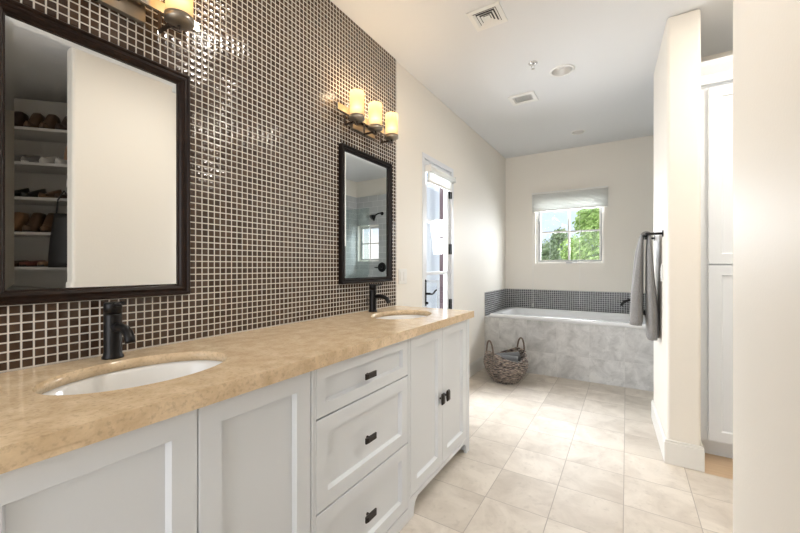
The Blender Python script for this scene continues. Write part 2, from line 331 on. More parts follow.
# stub wall that carries the towel bar
def poly_prism(pts, z0, z1):
    m = MB(); m.rings([[Vector((x, y, z)) for x, y in pts] for z in (z0, z1)], smooth=False); return m
PW = [(0.208, 2.737), (0.371, 2.737), (0.371, 3.475), (0.178, 3.475)]
struct(poly_prism(PW, 0, ZC), 'wall_partition', M['wall'], bevel=0.018, seg=5)
struct(bx(0.372, 2.3, 3.40, 3.475, 0, ZC), 'wall_nook', M['wall'])
CANS = [(-0.426, 3.051, 0.078), (-0.467, 4.542, 0.062)]
def ceiling():
    m = MB(); x0, x1 = XL-T, 2.42; hw = 0.12; ys = [YR-T]; cx0, cx1 = -0.60, -0.28
    for cx, cy, r in CANS:
        m.box(x0, x1, ys[-1], cy-hw, ZC, ZC+0.2); m.box(x0, cx0, cy-hw, cy+hw, ZC, ZC+0.2); m.box(cx1, x1, cy-hw, cy+hw, ZC, ZC+0.2)
        n = 64; oo, ii = [], []
        for k in range(n):
            a = 2*PI*(k+0.5)/n; ca, sa = math.cos(a), math.sin(a)
            tx = ((cx1-cx) if ca > 0 else (cx0-cx))/ca; ty = (hw if sa > 0 else -hw)/sa; t_ = min(tx, ty)
            oo.append([cx+ca*t_, cy+sa*t_]); ii.append((cx+ca*(r-0.006), cy+sa*(r-0.006)))
        for px_, py_ in ((cx0, cy-hw), (cx0, cy+hw), (cx1, cy-hw), (cx1, cy+hw)):
            j = min(range(n), key=lambda q: (oo[q][0]-px_)**2+(oo[q][1]-py_)**2); oo[j] = [px_, py_]
        A = [m.b.verts.new((p[0], p[1], ZC)) for p in oo]; B_ = [m.b.verts.new((p[0], p[1], ZC)) for p in ii]; C_ = [m.b.verts.new((p[0], p[1], ZC+0.15)) for p in ii]; D_ = [m.b.verts.new((p[0], p[1], ZC+0.15)) for p in oo]
        for k in range(n):
            q = (k+1) % n
            m.b.faces.new((A[k], A[q], B_[q], B_[k])); m.b.faces.new((B_[k], B_[q], C_[q], C_[k])); m.b.faces.new((D_[k], D_[q], C_[q], C_[k])); m.b.faces.new((A[k], D_[k], D_[q], A[q]))
        m.b.faces.new(C_)
        ys.append(cy+hw)
    m.box(x0, x1, ys[-1], YB+T, ZC, ZC+0.2)
    return m
struct(ceiling(), 'ceiling', M['ceil'])
w = MB(); w.box(XL-T, 0.384, YR-T, YB+T, -0.08, 0); w.box(0.384, 2.42, YR-T, 2.715, -0.08, 0); w.box(0.384, 2.42, 3.4, YB+T, -0.08, 0)
struct(w, 'floor', M['floor'])
struct(bx(0.3842, 2.42, 2.7152, 3.3998, -0.08, -0.0005), 'floor_nook', M['wood'])

def baseboard(name, x0, x1, y0, y1, h=0.14):
    m = MB(); m.box(x0, x1, y0, y1, 0, h-0.012); m.box(x0+0.003, x1-0.003, y0+0.003, y1-0.003, h-0.012, h)
    struct(m, name, M['trimw'], bevel=0.003)
baseboard('baseboard_left', XL+0.0005, XL+0.016, 3.36, 4.215)
baseboard('baseboard_left_near', XL+0.0005, XL+0.016, 2.26, 2.61)
m = MB()
def offs(d, e): return [(0.208-d, 2.7365-d), (0.371+d, 2.7365-d), (0.371+d, 2.953), (0.3712, 2.953), (0.3712, 2.7367), (0.2078, 2.7367), (0.1778, 3.4752), (0.371, 3.4752), (0.371, 3.475+d), (0.178-d, 3.475+d)]
for d, z0, z1 in ((0.014, 0, 0.130), (0.010, 0.130, 0.145)):
    m.rings([[Vector((x, y, z)) for x, y in offs(d, 0)] for z in (z0, z1)], smooth=False)
struct(m, 'baseboard_partition', M['trimw'], bevel=0.003)

# mosaic on the vanity wall, running from the counter to the ceiling
struct(bx(XL+0.0003, XL+0.009, -0.6, 2.243, 0.909, ZC-0.0005), 'trim_3', M['mosaic_y'], 'small brown glass mosaic tiles with pale grout behind the vanity')
# grey mosaic band around the tub
struct(bx(XL+0.001, 0.28, YB-0.008, YB-0.0005, 0.597, 0.886), 'trim_4', M['mos_tub_x'], 'dark grey mosaic band on the wall behind the tub')
struct(bx(XL+0.0003, XL+0.008, 4.222, YB-0.0085, 0.597, 0.886), 'trim_5', M['mos_tub_y'], 'dark grey mosaic band on the left wall at the tub')

# ------------------------------------------------------------------ tub window
def window(name, x0, x1, z0, z1, label, crank=True):
    r = bpy.data.objects.new(name, None); COL.objects.link(r); r.location = ((x0+x1)/2, YB+0.07, z0); r['kind'] = 'structure'; r['label'] = label
    f = MB(); y0, y1 = YB+0.055, YB+0.10; t = 0.028
    for a in ((x0, x0+t, z0, z1), (x1-t, x1, z0, z1), (x0+t, x1-t, z0, z0+t), (x0+t, x1-t, z1-t, z1)): f.box(a[0], a[1], y0, y1, a[2], a[3])
    f.build('window_frame', M['trimw'], r, bevel=0.003)
    s = MB(); a0, a1, b0, b1 = x0+t, x1-t, z0+t, z1-t; t2 = 0.012
    for a in ((a0, a0+t2, b0, b1), (a1-t2, a1, b0, b1), (a0+t2, a1-t2, b0, b0+t2), (a0+t2, a1-t2, b1-t2, b1)): s.box(a[0], a[1], y0+0.006, y1-0.006, a[2], a[3])
    s.build('sash_edge', M['greymetal'], r)
    a0 += t2; a1 -= t2; b0 += t2; b1 -= t2; s = MB(); t3 = 0.016; cx, cz = (a0+a1)/2, (b0+b1)/2
    for a in ((a0, a0+t3, b0, b1), (a1-t3, a1, b0, b1), (a0+t3, a1-t3, b0, b0+t3*0.6), (a0+t3, a1-t3, b1-t3, b1)): s.box(a[0], a[1], y0+0.012, y1-0.010, a[2], a[3])
    s.box(cx-0.012, cx+0.012, y0+0.014, y1-0.012, b0, b1); s.box(a0, cx-0.012, y0+0.015, y1-0.013, cz-0.011, cz+0.011); s.box(cx+0.012, a1, y0+0.015, y1-0.013, cz-0.011, cz+0.011)
    s.build('sash', M['trimw'], r)
    bx(a0, a1, YB+0.078, YB+0.080, b0, b1).build('pane', M['glass'], r)
    if crank:
        c = MB(); c.box(cx-0.03, cx+0.035, YB+0.035, YB+0.055, z0+0.004, z0+0.018); c.tube([(cx+0.03, YB+0.04, z0+0.014), (cx+0.07, YB+0.03, z0+0.020), (cx+0.10, YB+0.03, z0+0.012)], 0.005, 8)
        c.build('crank', M['greymetal'], r)
        h = MB(); h.box(x0+0.027, x0+0.037, YB+0.045, YB+0.056, z1-0.30, z1-0.23); h.build('latch', M['greymetal'], r)
    return r
window('window_1', WX0, WX1, WZ0, WZ1, 'small four-pane casement window above the tub')
window('window_2', SX0, SX1, SZ0, SZ1, 'four-pane window in the tiled shower', False)

# pleated shade above the tub window
bl = thing('window_blind', 'raised off-white pleated shade at the top of the window above the tub', 'blind', (-0.637, YB-0.03, 1.93))
m = MB(); bx(-1.082, -0.192, YB-0.062, YB-0.002, 2.152, 2.180).build('headrail', M['trimw'], bl, bevel=0.003)
prof = []
nf = 12
for i in range(nf*2+1): prof.append((YB-(0.052 if i % 2 else 0.044), 2.152-i*(0.205/(nf*2))))
m = MB(); back = [(YB-(0.010 if i % 2 else 0.018), z) for i, (y, z) in enumerate(prof)]
loop = prof + back[::-1]
m.rings([[Vector((x, y, z)) for y, z in loop] for x in (-1.078, -0.196)], smooth=False)
m.build('pleated_fabric', M['blind'], bl)
bx(-1.080, -0.194, YB-0.056, YB-0.006, 1.928, 1.947).build('bottom_rail', M['trimw'], bl, bevel=0.003)
m = MB(); m.cyl((-1.062, YB-0.066, 2.16), (-1.062, YB-0.066, 0.70), 0.0022, 6); m.cyl((-1.062, YB-0.066, 0.70), (-1.062, YB-0.066, 0.65), 0.006, 8, 0.004)
m.build('cord', M['plastic'], bl)
m = MB(); m.cyl((-0.50, YB-0.060, 1.935), (-0.50, YB-0.060, 0.72), 0.0015, 6); m.build('cord', M['plastic'], bl)

# ------------------------------------------------------------------ glazed door in the left wall
dr = bpy.data.objects.new('door_1', None); COL.objects.link(dr); dr.location = (XL-0.05, 3.0, 0); dr['kind'] = 'structure'; dr['label'] = 'white glazed door with three stacked panes in the left wall'
m = MB(); jx0, jx1 = XL-0.078, XL+0.004
m.box(jx0, jx1, DY0-0.0, DY0+0.045, 0, DZ-0.04); m.box(jx0, jx1, DY1-0.045, DY1, 0, DZ-0.04); m.box(jx0, jx1, DY0, DY1, DZ-0.04, DZ)
m.build('door_frame', M['doorw'], dr, bevel=0.004)
ly0, ly1, lz1 = DY0+0.048, DY1-0.048, DZ-0.043; lx0, lx1 = XL-0.055, XL-0.015; st = 0.062
m = MB(); m.box(lx0, lx1, ly0, ly0+st, 0.01, lz1); m.box(lx0, lx1, ly1-st, ly1, 0.01, lz1)
m.box(lx0, lx1, ly0+st, ly1-st, 0.01, 0.22); m.box(lx0, lx1, ly0+st, ly1-st, lz1-0.085, lz1)
for z in (1.137, 1.597, 0.677): m.box(lx0+0.004, lx1-0.004, ly0+st, ly1-st, z-0.014, z+0.014)
m.build('door_leaf', M['doorw'], dr, bevel=0.003)
bx(XL-0.037, XL-0.034, ly0+st, ly1-st, 0.22, lz1-0.085).build('pane', M['glass'], dr)
for z in (1.905, 1.365, 0.83, 0.25):
    h = MB(); h.cyl((XL-0.002, ly1+0.002, z-0.05), (XL-0.002, ly1+0.002, z+0.05), 0.008, 10); h.box(XL-0.014, XL-0.0125, ly1-0.03, ly1+0.001, z-0.05, z+0.05)
    h.build('hinge', M['black'], dr)
hd = MB(); hy = ly0+0.028
hd.box(lx1, lx1+0.008, hy-0.018, hy+0.018, 0.86, 1.06); hd.tube([(lx1+0.012, hy, 1.06+0.0), (lx1+0.004, hy, 1.085)], 0.008, 8)
hd.cyl((lx1+0.006, hy, 0.965), (lx1+0.055, hy, 0.965), 0.010, 12)
hd.tube([(lx1+0.05, hy-0.004, 0.965), (lx1+0.053, hy+0.03, 0.960), (lx1+0.053, hy+0.06, 0.966), (lx1+0.053, hy+0.09, 0.985), (lx1+0.053, hy+0.12, 0.992)], 0.008, 8)
hd.cyl((lx1+0.006, hy, 0.885), (lx1+0.03, hy, 0.885), 0.011, 12)
hd.build('door_handle', M['black'], dr, bevel=0.002)
db = thing('door_blind', 'white roller shade rolled up at the top of the glazed door', 'blind', (XL+0.03, 3.0, 1.93))
m = MB(); m.cyl((XL+0.030, ly0+0.02, 2.030), (XL+0.030, ly1-0.01, 2.030), 0.024, 20); m.build('roll', M['blind'], db)
bx(XL+0.010, XL+0.016, ly0+0.03, ly1-0.02, 1.935, 2.02).build('shade_drop', M['blind'], db)
bx(XL+0.006, XL+0.022, ly0+0.028, ly1-0.018, 1.915, 1.937).build('bottom_rail', M['plastic'], db, bevel=0.003)
for yy in (ly0+0.012, ly1-0.012): bx(XL-0.013, XL+0.056, yy-0.004, yy+0.004, 2.0, 2.058).build('bracket', M['plastic'], db, bevel=0.003)

# ------------------------------------------------------------------ vanity
XC = -0.845; XF = -0.868; ZT = 0.908; ZU = 0.866       # counter edge, door plane, counter top and underside
VY0, VY1 = 0.06, 2.235
def shaker(mb, y0, y1, z0, z1, x=XF, st=0.058, th=0.022, rec=0.015):
    """frame-and-panel front facing +x"""
    def rr(xx, e): return [Vector((xx, y0+e, z0+e)), Vector((xx, y1-e, z0+e)), Vector((xx, y1-e, z1-e)), Vector((xx, y0+e, z1-e))]
    mb.rings([rr(x-th, 0), rr(x-0.0015, 0), rr(x, 0.0015), rr(x, st), rr(x-0.003, st+0.0012), rr(x-rec, st+0.007)], smooth=False)
    return mb
def knob(parent, y, z, vertical):
    k = MB(); x = XF
    k.cyl((x, y, z), (x+0.012, y, z), 0.006, 10)
    a, b = (0.014, 0.030) if vertical else (0.034, 0.011)
    def rr(xx, s): return [Vector((xx, y+s*a*dy, z+s*b*dz)) for dy, dz in ((-1, -1), (1, -1), (1, 1), (-1, 1))]
    k.rings([rr(x+0.010, 0.45), rr(x+0.017, 1.0), rr(x+0.023, 1.0), rr(x+0.029, 0.72)], smooth=False)
    return k.build('knob', M['knob'], parent)
def carcass(t, y0, y1, zb, end_panels=(False, False)):
    m = MB(); xb = XL+0.0095
    m.box(xb, XF-0.021, y0, y0+0.018, zb, ZU-0.001); m.box(xb, XF-0.021, y1-0.018, y1, zb, ZU-0.001)
    m.box(xb, XF-0.021, y0+0.018, y1-0.018, zb, zb+0.018); m.box(xb, xb+0.012, y0+0.018, y1-0.018, zb+0.018, ZU-0.20)
    return m
def sink_base(y0, y1, d, label, knob_z, far_stile):
    t = thing('vanity_cabinet', label, 'cabinet', ((XL+XF)/2, (y0+y1)/2, 0))
    m = carcass(t, y0, y1, 0.10)
    # face frame: stiles, rails and shaped bottom valance with bracket feet
    xa, xb = XF-0.0205, XF-0.0005
    m.box(xa, xb, y0, d[0]-0.002, 0.10, ZU-0.001); m.box(xa, xb, d[2]+0.002, y1, 0.10, ZU-0.001)
    m.box(xa-0.02, xa-0.001, d[0]-0.002, d[2]+0.002, 0.82, ZU-0.001)
    m.box(xa, xb, y0, y1, 0.075, 0.098)
    m.build('body', M['cab'], t)
    for a, s in ((y0, 1), (y1, -1)):
        f = MB(); pts = [(a, 0.0), (a+s*0.045, 0.0), (a+s*0.050, 0.035), (a+s*0.062, 0.058), (a+s*0.085, 0.0745), (a, 0.0745)]
        f.rings([[Vector((x, y, z)) for y, z in pts] for x in (XF-0.0205, XF-0.0005)], smooth=False)
        if far_stile and a == y1: f.box(XL+0.0095, XF-0.0205, y1-0.02, y1, 0, 0.0995)
        f.build('foot', M['cab'], t)
    bx(XF-0.095, XF-0.085, y0, y1-0.021, 0, 0.0995).build('toe_kick', M['cab'], t)
    for i in range(2):
        dd = shaker(MB(), d[i]+0.0015, d[i+1]-0.0015, 0.102, 0.8625).build('door', M['cab'], t)
        ky = d[1] + (0.030 if i else -0.036)
        k = knob(t, ky, knob_z, True); k.parent = dd; k.matrix_parent_inverse = dd.matrix_parent_inverse.copy() if False else Matrix()
    if far_stile:
        e = MB(); e.box(XL+0.0095, XF-0.021, y1, y1+0.0005, 0.10, 0.86)
    return t
# doors are children with identity local space offset: use world-space meshes under an origin root instead
def thing0(name, label, cat): return thing(name, label, cat, (0, 0, 0))
t = sink_base(VY0, 0.855, (0.096, 0.477, 0.842), 'light grey two-door sink cabinet at the near end of the vanity', 0.472, False)
t = sink_base(1.465, VY1, (1.480, 1.832, 2.185), 'light grey two-door sink cabinet with bracket feet at the far vanity end', 0.475, True)
t = thing('vanity_cabinet', 'light grey stack of three drawers between the two sink cabinets', 'cabinet', ((XL+XF)/2, 1.16, 0))
m = carcass(t, 0.857, 1.463, 0.0, )
xa, xb = XF-0.0205, XF-0.0005
m.box(xa, xb, 0.857, 0.864, 0, ZU-0.001); m.box(xa, xb, 1.456, 1.463, 0, ZU-0.001); m.box(xa, xb, 0.864, 1.456, 0.0, 0.062)
m.box(xa-0.012, xa-0.002, 0.88, 1.44, 0.66, 0.70); m.box(xa-0.012, xa-0.002, 0.88, 1.44, 0.35, 0.39)
m.build('body', M['cab'], t)
for z0, z1, kz in ((0.690, 0.8625, 0.772), (0.375, 0.684, 0.525), (0.066, 0.369, 0.222)):
    d_ = shaker(MB(), 0.866, 1.454, z0, z1, st=0.044 if z0 > 0.6 else 0.054).build('drawer', M['cab'], t)
    k = knob(t, 1.140, kz, False); k.parent = d_; k.matrix_parent_inverse = Matrix()

# countertop with two oval cut-outs
SC = [(-1.153, 0.484), (-1.153, 1.862)]; SA, SB = 0.165, 0.226
def counter():
    ZU = ZT-0.030
    b = MB(); bm = b.b; n = 96; x0, x1 = XL+0.0095, XC
    for (cx, cy), (y0, y1) in zip(SC, ((0.03, 1.147), (1.147, 2.262))):
        top_o, top_i = [], []
        corners = [math.atan2(yy-cy, xx-cx) for xx in (x0, x1) for yy in (y0, y1)]
        angs = sorted([2*PI*k/n-PI for k in range(n)])
        for c in corners:
            j = min(range(n), key=lambda q: abs(angs[q]-c)); angs[j] = c
        for a in angs:
            ca, sa = math.cos(a), math.sin(a)
            tx = ((x1-cx) if ca > 0 else (x0-cx))/ca if abs(ca) > 1e-9 else 1e9
            ty = ((y1-cy) if sa > 0 else (y0-cy))/sa if abs(sa) > 1e-9 else 1e9
            tt = min(tx, ty); top_o.append((cx+ca*tt, cy+sa*tt))
            e = 1/math.sqrt((ca/SA)**2+(sa/SB)**2); top_i.append((cx+ca*e, cy+sa*e))
        def vv(L, z): return [bm.verts.new((p[0], p[1], z)) for p in L]
        ot, it, ob, ib = vv(top_o, ZT), vv(top_i, ZT), vv(top_o, ZU), vv(top_i, ZU)
        for k in range(n):
            q = (k+1) % n
            bm.faces.new((ot[k], ot[q], it[q], it[k])); bm.faces.new((ob[k], ib[k], ib[q], ob[q])); f = bm.faces.new((it[k], it[q], ib[q], ib[k])); f.smooth = True
            yk, yq = top_o[k][1], top_o[q][1]
            if abs(yk-1.147) < 1e-6 and abs(yq-1.147) < 1e-6: continue
            bm.faces.new((ot[q], ot[k], ob[k], ob[q]))
    bmesh.ops.remove_doubles(bm, verts=bm.verts[:], dist=1e-5)
    b.box(XC-0.022, XC, 0.03, 2.262, 0.866, ZU+0.0005); b.box(XL+0.0095, XC-0.022, 2.24, 2.262, 0.866, ZU+0.0005)
    return b
o = counter().build('countertop', M['counter']); tag(o, 'long polished beige stone countertop with two oval sink cut-outs', 'countertop')
def sink(cx, cy, label):
    t = thing('sink', label, 'sink', (cx, cy, ZT-0.030-0.15))
    m = MB(); e = 1.02
    pr = [(1.10, -0.0008), (1.02, -0.0008), (0.99, -0.012), (0.955, -0.045), (0.88, -0.085), (0.72, -0.120), (0.45, -0.136), (0.12, -0.142)]
    pr2 = [(0.12, -0.152), (0.47, -0.146), (0.76, -0.130), (0.93, -0.090), (1.0, -0.045), (1.03, -0.015), (1.10, -0.012)]
    m.lathe(pr+pr2, (0, 0, 0.15), 64, SA, SB, cap0=False, cap1=False)
    bm = m.b
    m.build('bowl', M['porcelain'], t, local=True)
    m = MB(); m.lathe([(0.028, 0.0095), (0.028, 0.0125), (0.020, 0.0125), (0.017, 0.010)], (0, 0, 0), 24); m.lathe([(0.015, 0.008), (0.015, 0.015), (0.008, 0.017)], (0, 0, 0), 20)
    m.build('drain', M['bronze'], t, local=True)
    return t
sink(SC[0][0], SC[0][1], 'white oval undermount sink nearest the camera, below the large cut-off mirror')
sink(SC[1][0], SC[1][1], 'white oval undermount sink at the far end of the counter')
def faucet(y, label):
    t = thing('faucet', label, 'faucet', (-1.378, y, ZT))
    m = MB(); m.lathe([(0.0285, 0.0003), (0.0285, 0.006), (0.025, 0.012), (0.0235, 0.02), (0.0235, 0.135), (0.0235, 0.139)], n=32); m.build('column', M['black'], t, local=True)
    m = MB(); m.lathe([(0.0238, 0.141), (0.0238, 0.172), (0.021, 0.176)], n=32)
    m.build('handle_cap', M['black'], t, local=True)
    m = MB(); m.tube([(0.0, 0, 0.166), (0.03, 0, 0.170), (0.07, 0, 0.176)], 0.006, 8); m.tube([(0.07, 0, 0.176), (0.075, 0, 0.1765)], 0.006, 8); m.build('lever', M['black'], t, local=True)
    m = MB(); m.tube([(0.015, 0, 0.098), (0.05, 0, 0.100), (0.085, 0, 0.098), (0.108, 0, 0.088), (0.120, 0, 0.068), (0.122, 0, 0.060)], 0.0135, 14); m.build('spout', M['black'], t, local=True)
    m = MB(); m.cyl((-0.02, 0, 0.04), (-0.045, 0, 0.04), 0.003, 8); m.cyl((-0.045, 0, 0.04), (-0.045, 0, 0.075), 0.003, 8); m.lathe([(0.006, 0.075), (0.006, 0.083)], (-0.045, 0, 0), 12); m.build('drain_rod', M['black'], t, local=True)
    return t
faucet(0.488, 'black single-lever faucet behind the nearest sink')
faucet(1.872, 'black single-lever faucet behind the far sink')

# ------------------------------------------------------------------ mirrors
def mirror(yc, wd, z0, z1, fm, fw, label):
    x0 = XL+0.0095; y0, y1 = yc-wd/2, yc+wd/2
    t = thing('wall_mirror', label, 'mirror', (x0, yc, z0))
    prof = [(0.0, 0.0), (0.026, 0.0), (0.030, 0.003), (0.030, 0.008), (0.024, 0.012), (0.024, 0.018), (0.028, 0.024), (0.024, fw-0.008), (0.016, fw-0.004), (0.016, fw), (0.0, fw)]
    m = MB(); rings = []
    for cy, cz, sy, sz in ((y0, z0, 1, 1), (y1, z0, -1, 1), (y1, z1, -1, -1), (y0, z1, 1, -1)):
        rings.append([Vector((x0+d, cy+sy*q, cz+sz*q)) for d, q in prof])
    m.rings(rings, closed=True, smooth=False); m.build('frame', fm, t, bevel=0.0012)
    g = MB(); q0, q1 = fw-0.002, fw+0.018; xo, xi = x0+0.0095, x0+0.0108
    O = [(xo, y0+q0, z0+q0), (xo, y1-q0, z0+q0), (xo, y1-q0, z1-q0), (xo, y0+q0, z1-q0)]; I = [(xi, y0+q1, z0+q1), (xi, y1-q1, z0+q1), (xi, y1-q1, z1-q1), (xi, y0+q1, z1-q1)]; B = [(x0+0.004, p[1], p[2]) for p in O]
    V = [g.b.verts.new(p) for p in O]; W_ = [g.b.verts.new(p) for p in I]; U = [g.b.verts.new(p) for p in B]
    g.b.faces.new(W_); g.b.faces.new(U[::-1])
    for k in range(4):
        g.b.faces.new((V[k], V[(k+1) % 4], W_[(k+1) % 4], W_[k])); g.b.faces.new((U[k], U[(k+1) % 4], V[(k+1) % 4], V[k]))
    g.build('mirror_glass', M['mirror'], t)
    return t
mirror(0.484, 0.524, 1.092, 1.922, M['frame1'], 0.040, 'large dark framed mirror at the left edge, reflecting a closet of shoes')
mirror(1.882, 0.535, 1.092, 1.922, M['frame2'], 0.034, 'smaller-looking dark framed mirror near the end of the mosaic wall')

# ------------------------------------------------------------------ sconces
LAMP_W = 1.35
def sconce(yc, label):
    x0 = XL+0.0095
    t = thing('wall_sconce', label, 'wall lamp', (x0, yc, 2.042))
    bx(0, 0.022, -0.115, 0.115, 0.0, 0.115).build('wall_plate', M['nickel'], t, bevel=0.002, local=True)
    bx(0.036, 0.052, -0.285, 0.285, 0.050, 0.088).build('crossbar', M['steel'], t, bevel=0.0015, local=True)
    bx(0.0225, 0.0355, -0.03, 0.03, 0.05, 0.085).build('stem', M['bronze'], t, local=True)
    for dy in (-0.183, 0.0, 0.183):
        a = MB(); xs = 0.108
        a.tube([(0.046, dy-0.035, 0.052), (0.046, dy-0.035, -0.022)], 0.0065, 4, sq=True); a.tube([(0.046, dy-0.035, -0.018), (xs, dy-0.035, -0.018)], 0.0065, 4, sq=True)
        a.tube([(xs, dy-0.041, -0.018), (xs, dy+0.006, -0.018)], 0.0065, 4, sq=True); a.tube([(xs, dy, -0.020), (xs, dy, 0.002)], 0.0065, 4, sq=True)
        a.build('arm', M['bronze'], t, local=True)
        c = MB(); c.lathe([(0.010, 0.0), (0.030, 0.002), (0.045, 0.010), (0.046, 0.014), (0.046, 0.030), (0.044, 0.030), (0.044, 0.018), (0.01, 0.016)], (xs, dy, 0), 32); cup = c.build('cup', M['nickel'], t, local=True)
        s = MB(); s.lathe([(0.0425, 0.018), (0.0425, 0.168), (0.041, 0.171), (0.0385, 0.170), (0.0385, 0.020)], (0, 0, 0), 36, cap0=False, cap1=False)
        so = s.build('lamp_shade', M['shade'], t, local=True); so.location = (xs, dy, 0)
        ld = bpy.data.lights.new('bulb_light', 'POINT'); lo = bpy.data.objects.new('bulb_light', ld); COL.objects.link(lo); lo.parent = t; lo.location = (xs, dy, 0.178)
        ld.energy = LAMP_W; ld.color = (1.0, 0.74, 0.45); ld.shadow_soft_size = 0.035
    return t
sconce(0.482, 'three-light wall sconce above the nearest mirror, cut by the top of the frame')
sconce(1.835, 'three-light wall sconce with glowing amber glass shades above the far mirror')

# wall plates
def plate(name, cat, label, M4, gangs, parts, w=None, h=0.115):
    w = w or 0.07+0.046*(gangs-1)
    t = thing(name, label, cat); t.matrix_world = M4
    m = MB(); m.box(-w/2, w/2, 0, 0.006, -h/2, h/2); m.build('plate', M['plastic'], t, bevel=0.003, local=True)
    for g in range(gangs):
        c = (g-(gangs-1)/2)*0.046
        m = MB(); m.box(c-0.017, c+0.017, 0.0062, 0.0095, -0.034, 0.034)
        o = m.build(parts, M['plastic'], t, bevel=0.0015, local=True)
        if parts == 'outlet':
            for dz in (-0.018, 0.018):
                q = bx(c-0.007, c+0.007, 0.0096, 0.0099, dz-0.004, dz+0.004).build('socket', M['dplastic'], t, local=True); q.parent = o
    return t
plate('wall_switch', 'light switch', 'white two-gang rocker switch plate between the mosaic and the glazed door', Matrix.Translation((XL+0.0003, 2.345, 1.122)) @ Matrix.Rotation(-PI/2, 4, 'Z'), 2, 'rocker')
plate('wall_outlet', 'outlet', 'white outlet plate on the partition wall behind the hanging towel', Matrix.Translation((0.1985, 2.95, 1.155)) @ Matrix.Rotation(PI/2+math.atan(0.03/0.738), 4, 'Z'), 1, 'outlet')

# ------------------------------------------------------------------ tub, surround, filler
ts = thing('tub_surround', 'grey stone-tiled box around the bathtub', 'tub surround', (-0.58, 4.6, 0))
m = MB(); m.box(XL+0.001, 0.30, 4.22, 4.235, 0, 0.595); m.box(0.285, 0.30, 4.235, YB-0.013, 0, 0.595); m.build('apron', M['apron'], ts)
m = MB(); m.box(XL+0.001, -1.34, 4.236, YB-0.001, 0.575, 0.5955); m.box(0.20, 0.30, 4.236, YB-0.013, 0.575, 0.5955); m.box(-1.34, 0.20, 4.236, 4.27, 0.575, 0.5955); m.box(-1.34, 0.20, 5.07, YB-0.001, 0.575, 0.5955)
m.build('deck', M['apron'], ts)
bx(-1.285, -1.02, 4.2165, 4.2198, 0.14, 0.545).build('access_panel', M['apron'], ts, bevel=0.001)['label'] = 'warmer toned square access panel'
def rrect(x0, x1, y0, y1, r, z, n=12):
    P = []
    for cx, cy, a0 in ((x1-r, y1-r, 0), (x0+r, y1-r, PI/2), (x0+r, y0+r, PI), (x1-r, y0+r, 1.5*PI)):
        for k in range(n+1):
            a = a0+PI/2*k/n; P.append(Vector((cx+r*math.cos(a), cy+r*math.sin(a), z)))
    return P
tb = thing('bathtub', 'white drop-in bathtub under the small window', 'bathtub', (-0.56, 4.66, 0.1))
ox0, ox1, oy0, oy1 = -1.385, 0.22, 4.213, 5.100
m = MB(); R = [rrect(ox0+0.02, ox1-0.02, oy0+0.027, oy1-0.02, 0.02, 0.5962), rrect(ox0, ox1, oy0+0.0, oy1, 0.02, 0.5962), rrect(ox0, ox1, oy0, oy1, 0.02, 0.630), rrect(ox0+0.008, ox1-0.008, oy0+0.008, oy1-0.008, 0.02, 0.638),
     rrect(ox0+0.10, ox1-0.10, oy0+0.07, oy1-0.07, 0.10, 0.638), rrect(ox0+0.112, ox1-0.112, oy0+0.082, oy1-0.082, 0.10, 0.628), rrect(ox0+0.17, ox1-0.13, oy0+0.10, oy1-0.10, 0.12, 0.42), rrect(ox0+0.24, ox1-0.17, oy0+0.13, oy1-0.13, 0.14, 0.25), rrect(ox0+0.36, ox1-0.26, oy0+0.20, oy1-0.20, 0.12, 0.20)]
m.rings(R, cap0=False, cap1=True); o = m.build('tub_shell', M['acrylic'], tb)
m = MB(); m.cyl((0.10, 4.66, 0.2008), (0.10-0.12, 4.66, 0.2008), 0.0001, 4)
m.b.clear(); m.lathe([(0.03, 0.2005), (0.03, 0.205), (0.02, 0.206)], (-0.15, 4.66, 0), 20); m.build('drain', M['black'], tb)
tf = thing('tub_filler', 'black curved tub spout standing on the tub rim near the right end', 'faucet', (0.10, 5.055, 0.638))
m = MB(); m.lathe([(0.026, 0.0005), (0.026, 0.01), (0.018, 0.014)], (0, 0, 0), 24); m.tube([(0, 0, 0.01), (0, 0, 0.10), (-0.02, -0.01, 0.145), (-0.07, -0.02, 0.165), (-0.12, -0.03, 0.150), (-0.15, -0.035, 0.110), (-0.152, -0.035, 0.095)], 0.015, 14)
m.build('spout', M['black'], tf, local=True)
m = MB(); m.lathe([(0.02, 0.0005), (0.02, 0.05), (0.016, 0.055)], (0.085, 0, 0), 20); m.tube([(0.085, 0, 0.05), (0.085, -0.05, 0.062)], 0.006, 8); m.build('handle', M['black'], tf, local=True)

